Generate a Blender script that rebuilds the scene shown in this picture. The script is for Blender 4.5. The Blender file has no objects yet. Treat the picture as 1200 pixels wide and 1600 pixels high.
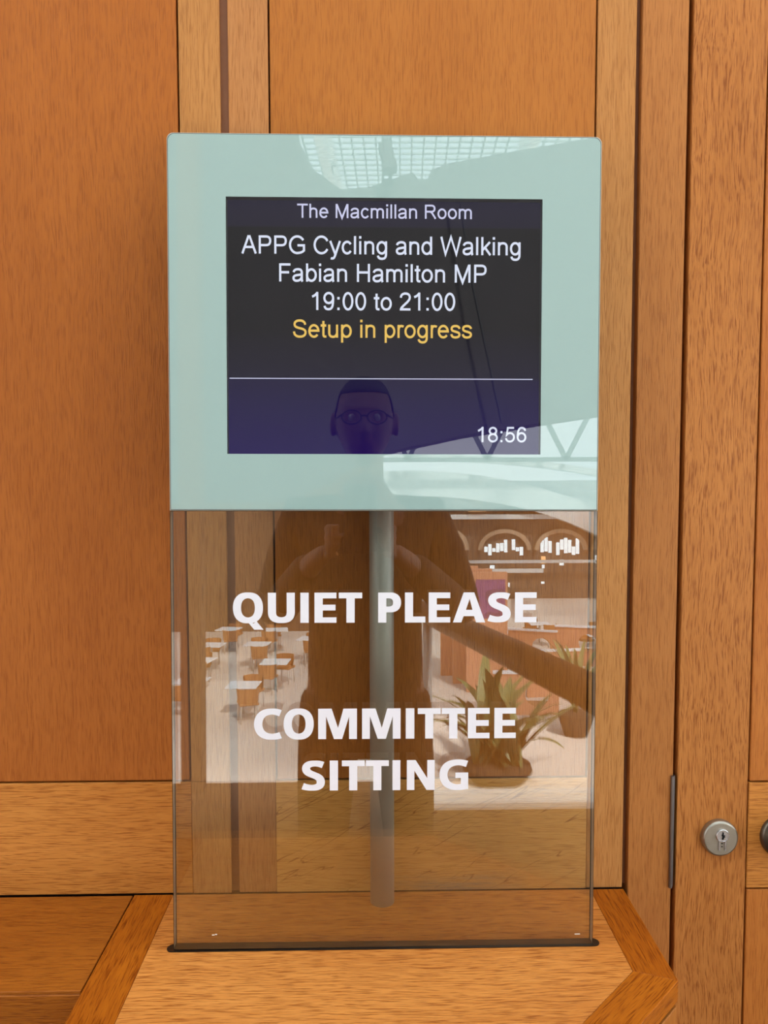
import bpy, bmesh, math, random
from mathutils import Vector, Matrix
random.seed(7)
SC = bpy.context.scene
COL = SC.collection
PI = math.pi

# ---------------------------------------------------------------- camera
cam = bpy.data.objects.new('camera', bpy.data.cameras.new('camera'))
COL.objects.link(cam)
cam.data.sensor_fit = 'HORIZONTAL'; cam.data.sensor_width = 36.0; cam.data.lens = 36.0
cam.data.clip_start = 0.002; cam.data.clip_end = 300
r_ = Vector((0.99979473, -0.02015798, -0.002037)); u_ = Vector((0.00326464, 0.06105666, 0.99812896)); b_ = Vector((-0.01999589, -0.99793073, 0.06110994))
mw = Matrix((r_, u_, b_)).transposed().to_4x4(); mw.translation = Vector((0, -0.932, 1.48))
cam.matrix_world = mw
SC.camera = cam
# ---------------------------------------------------------------- sky, sun, exposure
SC.view_settings.view_transform = 'Standard'; SC.view_settings.look = 'None'
SC.view_settings.gamma = 1; SC.view_settings.use_curve_mapping = False
SC.view_settings.exposure = 0.0
SKY = 2.9
w = bpy.data.worlds.new('sky'); SC.world = w; w.use_nodes = True
wn = w.node_tree.nodes; wl = w.node_tree.links
bg = wn['Background']; bg.inputs['Strength'].default_value = SKY
tc = wn.new('ShaderNodeTexCoord'); nz = wn.new('ShaderNodeTexNoise'); nz.inputs['Scale'].default_value = 2.2; nz.inputs['Detail'].default_value = 4
cr = wn.new('ShaderNodeValToRGB'); cr.color_ramp.elements[0].position = .35; cr.color_ramp.elements[1].position = .65
cr.color_ramp.elements[0].color = (.80, .90, 1.0, 1); cr.color_ramp.elements[1].color = (1.0, 1.0, 1.0, 1)
wl.new(tc.outputs['Generated'], nz.inputs['Vector']); wl.new(nz.outputs['Fac'], cr.inputs['Fac']); wl.new(cr.outputs['Color'], bg.inputs['Color'])
sun = bpy.data.objects.new('sun', bpy.data.lights.new('sun', 'SUN')); COL.objects.link(sun)
sun.data.energy = 14.0; sun.data.angle = math.radians(6); sun.data.color = (1, .95, .88)
sun.rotation_euler = Vector((-.25, -.62, -.75)).to_track_quat('-Z', 'Y').to_euler()

# ---------------------------------------------------------------- materials
def mat(name, col=(.5, .5, .5), rough=.5, metal=0, **k):
    m = bpy.data.materials.new(name); m.use_nodes = True
    p = m.node_tree.nodes['Principled BSDF']
    p.inputs['Base Color'].default_value = (*col, 1); p.inputs['Roughness'].default_value = rough; p.inputs['Metallic'].default_value = metal
    for kk, v in k.items():
        p.inputs[kk.replace('_', ' ')].default_value = v
    return m
def mottled(name, c0, c1, scale=20, rough=.5, metal=0, stretch=(1, 1, 1), bump=0, **k):
    m = mat(name, c0, rough, metal, **k); nt = m.node_tree; N = nt.nodes; L = nt.links; p = N['Principled BSDF']
    tc = N.new('ShaderNodeTexCoord'); mp = N.new('ShaderNodeMapping'); mp.inputs['Scale'].default_value = stretch
    nz = N.new('ShaderNodeTexNoise'); nz.inputs['Scale'].default_value = scale; nz.inputs['Detail'].default_value = 5
    mx = N.new('ShaderNodeMix'); mx.data_type = 'RGBA'; mx.inputs[6].default_value = (*c0, 1); mx.inputs[7].default_value = (*c1, 1)
    L.new(tc.outputs['Object'], mp.inputs[0]); L.new(mp.outputs[0], nz.inputs['Vector']); L.new(nz.outputs['Fac'], mx.inputs[0]); L.new(mx.outputs[2], p.inputs['Base Color'])
    if bump:
        b = N.new('ShaderNodeBump'); b.inputs['Strength'].default_value = bump; b.inputs['Distance'].default_value = .001
        L.new(nz.outputs['Fac'], b.inputs['Height']); L.new(b.outputs[0], p.inputs['Normal'])
    return m
def wood(name, light, dark, axis='Z', pore=.55, rays=False, seed=0.0, rough=.42, bold=1.25, warp=.012, tilt=0):
    """oak: long grain along the given axis, fine dark pores, slow tone changes"""
    m = mat(name, light, rough); nt = m.node_tree; N = nt.nodes; L = nt.links; p = N['Principled BSDF']
    p.inputs['Specular IOR Level'].default_value = .18
    def node(t, **k):
        n = N.new(t)
        for a, v in k.items(): setattr(n, a, v)
        return n
    tc = node('ShaderNodeTexCoord'); mp = node('ShaderNodeMapping')
    mp.inputs['Location'].default_value = (seed, seed * 1.7, seed * 2.3)
    if axis == 'X': mp.inputs['Rotation'].default_value = (0, PI / 2, 0)
    if axis == 'Y': mp.inputs['Rotation'].default_value = (PI / 2, 0, 0)
    if tilt: mp.inputs['Rotation'].default_value[1] += tilt
    L.new(tc.outputs['Object'], mp.inputs[0])
    # gentle warp so the grain wanders
    wz = node('ShaderNodeTexNoise'); wz.inputs['Scale'].default_value = 5; wz.inputs['Detail'].default_value = 2
    L.new(mp.outputs[0], wz.inputs['Vector'])
    vm = node('ShaderNodeVectorMath', operation='MULTIPLY_ADD'); vm.inputs[1].default_value = (warp, warp, 0)
    L.new(wz.outputs['Color'], vm.inputs[0]); L.new(mp.outputs[0], vm.inputs[2])
    def stretched(scale, sz, detail=3, rough_=.5):
        s = node('ShaderNodeMapping'); s.inputs['Scale'].default_value = (1, 1, sz)
        L.new(vm.outputs[0], s.inputs[0])
        n = node('ShaderNodeTexNoise'); n.inputs['Scale'].default_value = scale; n.inputs['Detail'].default_value = detail; n.inputs['Roughness'].default_value = rough_
        L.new(s.outputs[0], n.inputs['Vector']); return n
    def ramp(n, a, b):
        r = node('ShaderNodeMapRange'); r.inputs[1].default_value = a; r.inputs[2].default_value = b
        L.new(n.outputs[0], r.inputs[0]); return r
    med = ramp(stretched(260, .06, 4, .7), .3, .7)
    fine = ramp(stretched(780, .055, 2), .49, .66)
    big = ramp(stretched(7, .35), .3, .7)
    mx = node('ShaderNodeMix', data_type='RGBA'); mx.inputs[6].default_value = (*dark, 1); mx.inputs[7].default_value = (*light, 1)
    ad = node('ShaderNodeMath', operation='MULTIPLY_ADD'); ad.inputs[1].default_value = .50 * bold; L.new(med.outputs[0], ad.inputs[0])
    ad2 = node('ShaderNodeMath', operation='MULTIPLY_ADD'); ad2.inputs[1].default_value = .5; ad2.inputs[2].default_value = .1; L.new(big.outputs[0], ad2.inputs[0]); L.new(ad2.outputs[0], ad.inputs[2])
    L.new(ad.outputs[0], mx.inputs[0])
    pm = node('ShaderNodeMix', data_type='RGBA', blend_type='MULTIPLY'); pm.inputs[7].default_value = (.54, .42, .32, 1)
    pf = node('ShaderNodeMath', operation='MULTIPLY'); pf.inputs[1].default_value = pore; L.new(fine.outputs[0], pf.inputs[0])
    L.new(pf.outputs[0], pm.inputs[0]); L.new(mx.outputs[2], pm.inputs[6])
    out = pm
    if rays:
        rm = node('ShaderNodeMapping'); rm.inputs['Rotation'].default_value = (0, math.radians(27), 0)
        rm2 = node('ShaderNodeMapping'); rm2.inputs['Scale'].default_value = (.22, 1, 2.2)
        L.new(tc.outputs['Object'], rm.inputs[0]); L.new(rm.outputs[0], rm2.inputs[0])
        rn = node('ShaderNodeTexNoise'); rn.inputs['Scale'].default_value = 17; rn.inputs['Detail'].default_value = 3; rn.inputs['Distortion'].default_value = .15
        L.new(rm2.outputs[0], rn.inputs['Vector'])
        s1 = node('ShaderNodeMath', operation='SUBTRACT'); s1.inputs[1].default_value = .52; L.new(rn.outputs[0], s1.inputs[0])
        s2 = node('ShaderNodeMath', operation='ABSOLUTE'); L.new(s1.outputs[0], s2.inputs[0])
        s3 = node('ShaderNodeMapRange'); s3.inputs[1].default_value = .007; s3.inputs[2].default_value = 0; s3.inputs[3].default_value = 0; s3.inputs[4].default_value = .7
        L.new(s2.outputs[0], s3.inputs[0])
        rr = node('ShaderNodeMix', data_type='RGBA', blend_type='MULTIPLY'); rr.inputs[7].default_value = (.35, .2, .12, 1)
        L.new(s3.outputs[0], rr.inputs[0]); L.new(out.outputs[2], rr.inputs[6]); out = rr
        # grey worn stain low on the rail
        sp = node('ShaderNodeSeparateXYZ'); L.new(tc.outputs['Object'], sp.inputs[0])
        a = node('ShaderNodeMapRange'); a.inputs[1].default_value = .975; a.inputs[2].default_value = .950; L.new(sp.outputs['Z'], a.inputs[0])
        c1 = node('ShaderNodeMath', operation='SUBTRACT'); c1.inputs[1].default_value = .105; L.new(sp.outputs['X'], c1.inputs[0])
        c2 = node('ShaderNodeMath', operation='ABSOLUTE'); L.new(c1.outputs[0], c2.inputs[0])
        c3 = node('ShaderNodeMapRange'); c3.inputs[1].default_value = .10; c3.inputs[2].default_value = .04; L.new(c2.outputs[0], c3.inputs[0])
        m1 = node('ShaderNodeMath', operation='MULTIPLY'); L.new(a.outputs[0], m1.inputs[0]); L.new(c3.outputs[0], m1.inputs[1])
        m2 = node('ShaderNodeMath', operation='MULTIPLY'); L.new(m1.outputs[0], m2.inputs[0]); L.new(med.outputs[0], m2.inputs[1])
        st = node('ShaderNodeMix', data_type='RGBA'); st.inputs[7].default_value = (.20, .16, .13, 1); L.new(m2.outputs[0], st.inputs[0]); L.new(out.outputs[2], st.inputs[6]); out = st
    L.new(out.outputs[2], p.inputs['Base Color'])
    b = node('ShaderNodeBump'); b.inputs['Strength'].default_value = .35; b.inputs['Distance'].default_value = .0006; b.invert = True
    L.new(fine.outputs[0], b.inputs['Height']); L.new(b.outputs[0], p.inputs['Normal'])
    return m
def glassy(name, tint, f0):
    """thin clear sheet: light passes (tinted), each face mirrors a little"""
    m = bpy.data.materials.new(name); m.use_nodes = True; nt = m.node_tree; N = nt.nodes; L = nt.links
    N.remove(N['Principled BSDF']); out = N['Material Output']
    t = N.new('ShaderNodeBsdfTransparent'); t.inputs[0].default_value = (*tint, 1)
    g = N.new('ShaderNodeBsdfGlossy'); g.inputs['Roughness'].default_value = 0; g.inputs[0].default_value = (1, 1, 1, 1)
    lw = N.new('ShaderNodeLayerWeight'); lw.inputs[0].default_value = .5
    pw = N.new('ShaderNodeMath'); pw.operation = 'POWER'; pw.inputs[1].default_value = 5
    ma = N.new('ShaderNodeMath'); ma.operation = 'MULTIPLY_ADD'; ma.inputs[1].default_value = 1 - f0; ma.inputs[2].default_value = f0
    mx = N.new('ShaderNodeMixShader')
    L.new(lw.outputs['Facing'], pw.inputs[0]); L.new(pw.outputs[0], ma.inputs[0]); L.new(ma.outputs[0], mx.inputs[0])
    L.new(t.outputs[0], mx.inputs[1]); L.new(g.outputs[0], mx.inputs[2]); L.new(mx.outputs[0], out.inputs['Surface'])
    return m
def emit(name, col, s=1.0):
    m = mat(name, (0, 0, 0), .6); p = m.node_tree.nodes['Principled BSDF']
    p.inputs['Emission Color'].default_value = (*col, 1); p.inputs['Emission Strength'].default_value = s; p.inputs['Specular IOR Level'].default_value = 0
    return m

OR_L, OR_D = (.475, .152, .026), (.33, .090, .012)       # orange veneer of the big panels
ST_L, ST_D = (.57, .268, .082), (.44, .182, .046)        # lighter solid oak stiles
DR_L, DR_D = (.56, .222, .054), (.38, .128, .024)
W_panel = wood('oak veneer panel upright', OR_L, OR_D, 'Z', .45, seed=1.3, bold=.8)
W_panel2 = wood('oak veneer panel centre', (.52, .195, .038), (.40, .128, .020), 'Z', .4, seed=4.1, bold=.8)
W_stile = wood('pale oak stile', ST_L, ST_D, 'Z', .5, seed=2.2)
W_stile2 = wood('pale oak stile second', (.55, .25, .085), (.43, .17, .048), 'Z', .5, seed=7.9)
W_frame = wood('oak door frame', (.49, .198, .052), (.37, .128, .028), 'Z', .5, seed=5.7)
W_door = wood('oak door stile', DR_L, DR_D, 'Z', .9, seed=9.4, bold=1.2, warp=.02)
W_doorp = wood('oak door panel', (.53, .185, .036), (.40, .115, .018), 'Z', .5, seed=11.4)
W_rail = wood('oak rail lengthwise', (.66, .275, .058), (.48, .165, .026), 'X', .75, seed=3.3, bold=1.1)
W_railr = wood('oak rail with ray marks', (.80, .42, .12), (.66, .30, .07), 'X', .5, rays=True, seed=6.6)
W_bench = wood('oak plinth top', (.74, .300, .066), (.46, .135, .020), 'X', 1.0, seed=8.8, bold=1.2, rough=.35)
W_ledge = wood('oak ledge top', (.41, .128, .014), (.28, .072, .007), 'X', .7, seed=12.8, rough=.35)
W_strip = wood('oak border strip', (.49, .140, .009), (.31, .068, .004), 'Y', 1.0, seed=14.2, bold=1.2, rough=.35)
W_strip2 = wood('oak border strip mitred', (.50, .145, .010), (.32, .076, .005), 'Y', 1.0, seed=15.2, bold=1.2, rough=.35)
M_back = mat('dark joint backing', (.045, .014, .006), .8)
M_groove = mottled('stained groove wood', (.24, .095, .036), (.18, .065, .022), 60, .6)
M_black = mat('black gap', (.006, .005, .005), .9)
M_frost = mottled('frosted green glass face', (.335, .500, .475), (.355, .520, .495), 3, .45, 0, Coat_Weight=1.0, Coat_Roughness=0.0, Coat_IOR=2.05, Specular_IOR_Level=.2)
M_frost_edge = mottled('frosted glass edge', (.52, .50, .42), (.42, .45, .39), 30, .35)
M_glass = glassy('tinted glass sheet', (.850, .866, .838), .104)
M_pane = glassy('clear glass in front of screen', (.97, .98, .98), .038)
M_gedge = mottled('polished glass edge', (.42, .34, .27), (.30, .25, .20), 40, .15)
M_garris = mat('dark glass arris', (.02, .016, .010), .3)
M_steel = mottled('brushed steel post', (.50, .50, .47), (.56, .56, .53), 30, .5, .5, (1, 1, .02))
M_lock = mottled('satin nickel', (.36, .33, .27), (.44, .42, .36), 90, .32, .9)
M_plug = mat('bright nickel', (.72, .72, .74), .22, .9)
M_bronze = mottled('aged dark bronze', (.13, .11, .085), (.20, .17, .13), 50, .35, .9)
M_hinge = mat('dark steel hinge', (.22, .21, .21), .35, .9)
M_house = mat('dark grey display housing', (.05, .055, .055), .5)
M_vinyl = mat('white vinyl', (.83, .83, .89), .55)
M_white_t = emit('lit white text', (.80, .84, 1.0), 1.0)
M_head_t = emit('lit lilac white text', (.68, .68, .92), 1.0)
M_yel_t = emit('lit yellow text', (1.0, .64, .13), .92)

# ---------------------------------------------------------------- helpers
def link(name, me, m=None, parent=None):
    o = bpy.data.objects.new(name, me); COL.objects.link(o)
    if m is not None:
        for x in (m if isinstance(m, (list, tuple)) else [m]): me.materials.append(x)
    if parent: o.parent = parent
    return o
def bm_obj(name, bm, m=None, parent=None, smooth=False):
    me = bpy.data.meshes.new(name); bm.normal_update(); bm.to_mesh(me); bm.free()
    if smooth:
        for p in me.polygons: p.use_smooth = True
    return link(name, me, m, parent)
def box_bm(bm, x0, x1, y0, y1, z0, z1, bev=0):
    r = bmesh.ops.create_cube(bm, size=1.0); vs = r['verts']
    for v in vs:
        v.co = Vector(((x0 + x1) / 2 + v.co.x * (x1 - x0), (y0 + y1) / 2 + v.co.y * (y1 - y0), (z0 + z1) / 2 + v.co.z * (z1 - z0)))
    if bev:
        es = list({e for v in vs for e in v.link_edges})
        bmesh.ops.bevel(bm, geom=es, offset=bev, segments=1, affect='EDGES')
def box(name, x0, x1, y0, y1, z0, z1, m, parent=None, bev=0):
    bm = bmesh.new(); box_bm(bm, x0, x1, y0, y1, z0, z1, bev); return bm_obj(name, bm, m, parent)
def prism_bm(bm, pts, z0, z1, bev=0):
    """vertical prism over a polygon in x,y"""
    a = [bm.verts.new((x, y, z0)) for x, y in pts]; b = [bm.verts.new((x, y, z1)) for x, y in pts]
    n = len(pts); fs = [bm.faces.new(a[::-1]), bm.faces.new(b)]
    for i in range(n): fs.append(bm.faces.new((a[i], a[(i + 1) % n], b[(i + 1) % n], b[i])))
    bmesh.ops.recalc_face_normals(bm, faces=fs)
    if bev:
        es = list({e for f in fs for e in f.edges}); bmesh.ops.bevel(bm, geom=es, offset=bev, segments=1, affect='EDGES')
def prism(name, pts, z0, z1, m, parent=None, bev=0):
    bm = bmesh.new(); prism_bm(bm, pts, z0, z1, bev); return bm_obj(name, bm, m, parent)
def slab_xz(name, pts, y0, y1, m, parent=None, bev=0):
    """prism over a polygon in x,z, thickness along y"""
    bm = bmesh.new()
    a = [bm.verts.new((x, y0, z)) for x, z in pts]; b = [bm.verts.new((x, y1, z)) for x, z in pts]
    n = len(pts); fs = [bm.faces.new(a), bm.faces.new(b[::-1])]
    for i in range(n): fs.append(bm.faces.new((a[i], b[i], b[(i + 1) % n], a[(i + 1) % n])))
    bmesh.ops.recalc_face_normals(bm, faces=fs)
    if bev:
        es = list({e for f in fs for e in f.edges}); bmesh.ops.bevel(bm, geom=es, offset=bev, segments=2, affect='EDGES')
    return bm_obj(name, bm, m, parent)
def cyl_bm(bm, p, q, r0, r1=None, n=24, cap=True):
    p = Vector(p); q = Vector(q); r1 = r0 if r1 is None else r1; d = (q - p)
    M = Matrix.Translation((p + q) / 2) @ d.to_track_quat('Z', 'Y').to_matrix().to_4x4()
    return bmesh.ops.create_cone(bm, cap_ends=cap, segments=n, radius1=r0, radius2=r1, depth=d.length, matrix=M)
def tube(name, p, q, r, m, parent=None, n=24, r1=None, smooth=True):
    bm = bmesh.new(); cyl_bm(bm, p, q, r, r1, n); o = bm_obj(name, bm, m, parent)
    if smooth:
        for f in o.data.polygons: f.use_smooth = len(f.vertices) == 4
    return o
def lathe_bm(bm, prof, n=40, M=Matrix()):
    """profile of (radius, height) spun about local Z"""
    rings = []
    for r, h in prof:
        if r < 1e-6: rings.append([bm.verts.new(M @ Vector((0, 0, h)))])
        else: rings.append([bm.verts.new(M @ Vector((r * math.cos(2 * PI * i / n), r * math.sin(2 * PI * i / n), h))) for i in range(n)])
    for a, b in zip(rings, rings[1:]):
        for i in range(n):
            j = (i + 1) % n
            if len(a) == 1 and len(b) == 1: continue
            if len(a) == 1: bm.faces.new((a[0], b[i], b[j]))
            elif len(b) == 1: bm.faces.new((a[i], a[j], b[0]))
            else: bm.faces.new((a[i], a[j], b[j], b[i]))
    bmesh.ops.recalc_face_normals(bm, faces=bm.faces[:])
def tag(o, label=None, cat=None, group=None, kind=None):
    if label: o['label'] = label
    if cat: o['category'] = cat
    if group: o['group'] = group
    if kind: o['kind'] = kind
    return o
def empty(name, loc=(0, 0, 0)):
    o = bpy.data.objects.new(name, None); COL.objects.link(o); o.location = loc; o.empty_display_size = .1
    return o
def copy_tree(o, parent=None):
    c = o.copy(); COL.objects.link(c)
    if parent: c.parent = parent
    for ch in [x for x in bpy.data.objects if x.parent == o]: copy_tree(ch, c)
    return c

# ================================================================ WOOD WALL
wall = box('wall_back', -3.5, 3.5, .022, .30, 0, 3.4, M_back)
tag(wall, 'orange oak panelled wall behind the glass sign', kind='structure')
ZT = 2.6
T = .0008
def board(name, x0, x1, z0, z1, m, parent, y0=0.0, y1=.022, bev=T):
    return box(name, x0, x1, y0, y1, z0, z1, m, parent, bev)
board('panel', -1.6, -.2225, 1.0918, ZT, W_panel, wall)
board('rail', -1.6, -.2204, .9474, 1.0893, W_rail, wall)
board('stile', -.2202, -.1725, 1.0893, ZT, W_stile, wall); board('stile', -.2200, -.1725, .9474, 1.0893, W_stile, wall, bev=.0001)
board('groove_strip', -.1725, -.1628, .9474, ZT, M_groove, wall, .005, .022, 0)
board('stile', -.1628, -.1162, .9474, ZT, W_stile2, wall)
board('panel', -.1140, .2696, 1.0918, ZT, W_panel2, wall)
board('rail', -.1160, .2716, .9474, 1.0896, W_railr, wall, bev=.0002)
board('stile', .2718, .3180, .9474, ZT, W_stile, wall)
board('groove_strip', .3180, .3248, .9474, ZT, M_groove, wall, .010, .022, 0)
board('stile', .3248, .3795, 0, ZT, W_frame, wall, -.001)
tag(box('trim_1', -3.5, 3.5, -.002, .30, 3.4, 3.5, W_rail), kind='structure')
box('backing', .3795, 1.6, .05, .055, 0, ZT, M_black, wall)

# ---------------------------------------------------------------- door
door = tag(empty('door_1', (.3855, 0, 0)), 'oak panelled door at the right edge with a round lock', kind='structure')
def dboard(name, x0, x1, z0, z1, m, bev=T):
    o = box(name, x0 - .3855, x1 - .3855, 0, .04, z0, z1, m, door, bev); return o
dboard('stile', .3857, .4748, .01, ZT - .1, W_door)
dboard('panel', .4772, 1.10, 1.0832, ZT - .1, W_doorp)
dboard('rail', .4766, 1.10, .9445, 1.0808, W_rail)
dboard('panel', .4772, 1.10, .01, .9422, W_doorp)
dboard('stile', 1.102, 1.20, .01, ZT - .1, W_door)
box('core', .4740 - .3855, 1.104 - .3855, .012, .035, .01, ZT - .1, M_back, door)
# lock: round escutcheon with euro cylinder
lx, lz = .4387 - .3855, 1.0125
bm = bmesh.new()
Mx = Matrix.Translation((lx, 0, lz)) @ Matrix.Rotation(PI / 2, 4, 'X')
lathe_bm(bm, [(.0228, 0), (.0228, .0055), (.0215, .0078), (.0200, .0084), (.0, .0084)], 48, Mx)
esc = bm_obj('lock_escutcheon', bm, M_lock, door)
for f in esc.data.polygons: f.use_smooth = abs(f.normal.y) < .95
esc['label'] = 'round satin nickel lock rose with key cylinder'
bm = bmesh.new(); pz = lz + .0052
lathe_bm(bm, [(.0082, .0084), (.0082, .0104), (.0076, .0108), (.0070, .0108), (.0066, .0101), (.0, .0101)], 32, Matrix.Translation((lx + .0012, 0, pz)) @ Matrix.Rotation(PI / 2, 4, 'X'))
bm_obj('lock_plug', bm, M_plug, esc)
bm = bmesh.new()
box_bm(bm, lx - .0034, lx - .0018, -.0106, -.0084, lz - .0135, pz - .0060); box_bm(bm, lx + .0040, lx + .0056, -.0106, -.0084, lz - .0135, pz - .0060)
bm_obj('cylinder_profile', bm, M_plug, esc)
bm = bmesh.new()
kx = lx + .0012
for (a, b, c, d) in [(-.0006, .0011, .0012, .0046), (-.0014, .0006, -.0006, .0022), (-.0002, .0026, -.0024, .0010), (-.0010, .0014, -.0046, -.0018)]:
    box_bm(bm, kx + a, kx + b, -.01045, -.0100, pz + c, pz + d)
for dz in (-.0105, -.0145):
    box_bm(bm, kx - .0008, kx + .0008, -.00875, -.0083, pz + dz - .0007, pz + dz + .0007)
bm_obj('keyhole', bm, M_black, esc)
# knob (mostly past the right edge of the frame)
bm = bmesh.new()
lathe_bm(bm, [(.028, 0), (.028, .003), (.025, .006), (.011, .007), (.009, .022), (.013, .030), (.026, .036), (.0275, .046), (.024, .054), (.0, .057)], 48, Matrix.Translation((.5195 - .3855, 0, 1.0125)) @ Matrix.Rotation(PI / 2, 4, 'X'))
kn = bm_obj('door_knob', bm, M_bronze, door, True); kn['label'] = 'dark round bronze knob cut by the right edge'
# hinge knuckle in the gap
bm = bmesh.new(); cyl_bm(bm, (-.0073, -.0028, .948), (-.0073, -.0028, 1.0920), .0022, n=16)
box_bm(bm, -.0062, -.0035, -.001, .030, .948, 1.0915)
hg = bm_obj('hinge', bm, M_hinge, door); hg['label'] = 'long slim steel hinge knuckle in the dark door gap'

# ================================================================ PLINTH AND LEDGE
ZB = .9470
plinth = tag(empty('display_plinth', (.015, -.18, 0)), 'oak plinth top with mitred border strips under the sign', 'plinth')
def rel(o, root):
    o.parent = root; o.matrix_parent_inverse = Matrix.Translation(root.location).inverted(); return o
g = .0004
top = prism('top_board', [(-.2450 + g, -.0024), (.2770 - g, -.0024), (.2770 - g, -.1590), (.0360, -.400), (-.2450 + g, -.400)], ZB - .022, ZB, W_bench, None, .0003); rel(top, plinth)
rel(prism('border_strip', [(-.2925, -.0024), (-.2450, -.0024), (-.2450, -.400), (-.2925, -.400)], ZB - .022, ZB + .0002, W_strip, None, .0004), plinth)
rel(prism('border_strip', [(.2770, -.0024), (.3188, -.0024), (.3188, -.1750), (.2770, -.1585)], ZB - .022, ZB, W_strip, None, .0004), plinth)
# mitred diagonal strip, built straight then turned 45 degrees so its grain follows it
L45 = .34
cs = math.cos(-PI / 4)
def inv(x, y):   # world -> local of the strip object turned by -45 deg about (.3188,-.1750)
    dx, dy = x - .3188, y + .1750; a = -PI / 4
    return (dx * math.cos(-a) - dy * math.sin(-a), dx * math.sin(-a) + dy * math.cos(-a))
q = prism('border_strip', [inv(.3188, -.1750), inv(.2770 + g, -.1588), inv(.0360, -.400), inv(.0940, -.400)], ZB - .022, ZB + .0001, W_strip2, None, .0004)
q.location = (.3188, -.1750, 0); q.rotation_euler = (0, 0, -PI / 4)
bpy.context.view_layer.update(); q.parent = plinth; q.matrix_parent_inverse = Matrix.Translation(plinth.location).inverted()
rel(prism('shadow_gap', [(-.288, -.004), (.312, -.004), (.312, -.172), (.090, -.394), (-.288, -.394)], ZB - .028, ZB - .022, M_black), plinth)
rel(prism('plinth_body', [(-.2925, -.001), (.3180, -.001), (.3180, -.1750), (.0940, -.399), (-.2925, -.399)], 0.0, ZB - .028, W_panel2, None, .001), plinth)

ledge = tag(empty('wall_ledge', (-.75, -.09, 0)), 'low oak ledge running along the wall left of the plinth', 'ledge')
rel(box('ledge_top', -1.6, -.2945, -.1755, -.0024, ZB - .004, ZB - .0005, W_ledge, None, .0005), ledge)
rel(box('ledge_edge', -1.6, -.2945, -.1760, -.0028, ZB - .036, ZB - .0042, W_ledge, None, .0012), ledge)
rel(box('cabinet_body', -1.6, -.2935, -.120, -.002, 0, ZB - .036, M_back), ledge)

# ================================================================ SIGN
sign = tag(empty('information_sign', (.0158, -.115, .9456)), 'tall glass room sign with lit screen standing on the oak plinth', 'sign')
sign.matrix_world = Matrix.Translation((.0158, -.115, .9456)) @ Matrix.Rotation(.0038, 4, 'Y') @ Matrix.Rotation(-.0244, 4, 'X')
# local frame: x across, z up the sheet, front face y = 0, the viewer is towards -y
TH = .012; ZS = .4850; HW = .2316; HT = .8852
bm = bmesh.new(); box_bm(bm, -HW, HW, 0, TH, .0028, ZS - .0004)
es = [e for e in bm.edges if abs(e.verts[0].co.z - e.verts[1].co.z) > .1]
bmesh.ops.bevel(bm, geom=es, offset=.0008, segments=1, affect='EDGES')
bm.normal_update()
for f in bm.faces:
    n = f.normal
    f.material_index = 0 if abs(n.y) > .99 else (1 if abs(n.x) > .99 else 2)
sheet = bm_obj('glass_sheet', bm, [M_glass, M_gedge, M_garris], sign); sheet['label'] = 'clear tinted lower glass with white lettering'
# frosted panel: rounded rectangle with a rectangular opening
def frosted():
    bm = bmesh.new(); R = .007; seg = 6
    outer = [(-HW, ZS), (HW, ZS)]
    for k in range(seg + 1):
        a = k / seg * PI / 2; outer.append((HW - R + R * math.cos(a), HT - R + R * math.sin(a)))
    for k in range(seg + 1):
        a = PI / 2 + k / seg * PI / 2; outer.append((-HW + R + R * math.cos(a), HT - R + R * math.sin(a)))
    inner = [(-.1694, .5462), (.1682, .5462), (.1682, .8186), (-.1694, .8186)]
    def loop(pts, y): return [bm.verts.new((x, y, z)) for x, z in pts]
    def edges(vs): return [bm.edges.new((vs[i], vs[(i + 1) % len(vs)])) for i in range(len(vs))]
    s = .0009
    def inset(pts, d):
        return [(x - math.copysign(d, x), z + (d if z < .6 else -d)) for x, z in pts]
    of, ob = loop(inset(outer, s), -.0002), loop(outer, s); o2 = loop(outer, TH + .002); 
    inf, ib = loop(inner, -.0002), loop(inner, TH + .002)
    of2 = loop(inset(outer, s + .0007), -.0002); of3 = loop(inset(outer, s + .0007), -.00021)
    bmesh.ops.triangle_fill(bm, use_beauty=True, edges=edges(of3) + edges(inf))
    bmesh.ops.triangle_fill(bm, use_beauty=True, edges=edges(o2) + edges(ib))
    for f in bm.faces: f.material_index = 0
    n0 = len(bm.faces)
    for i in range(len(of)):
        f = bm.faces.new((of[i], of[(i + 1) % len(of)], of2[(i + 1) % len(of2)], of2[i])); f.material_index = 3
    for A, B in ((of, ob), (ob, o2), (inf, ib)):
        for i in range(len(A)):
            f = bm.faces.new((A[i], A[(i + 1) % len(A)], B[(i + 1) % len(B)], B[i])); f.material_index = 2 if A is inf else 1
    bmesh.ops.recalc_face_normals(bm, faces=bm.faces[:])
    return bm
fr = bm_obj('frosted_panel', frosted(), [M_frost, M_frost_edge, M_house, mat('grey rim line', (.10, .12, .11), .4)], sign); fr['label'] = 'pale green frosted glass surround'
box('screen_window', -.1693, .1681, 0, .0015, .5463, .8185, M_pane, sign)
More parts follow.
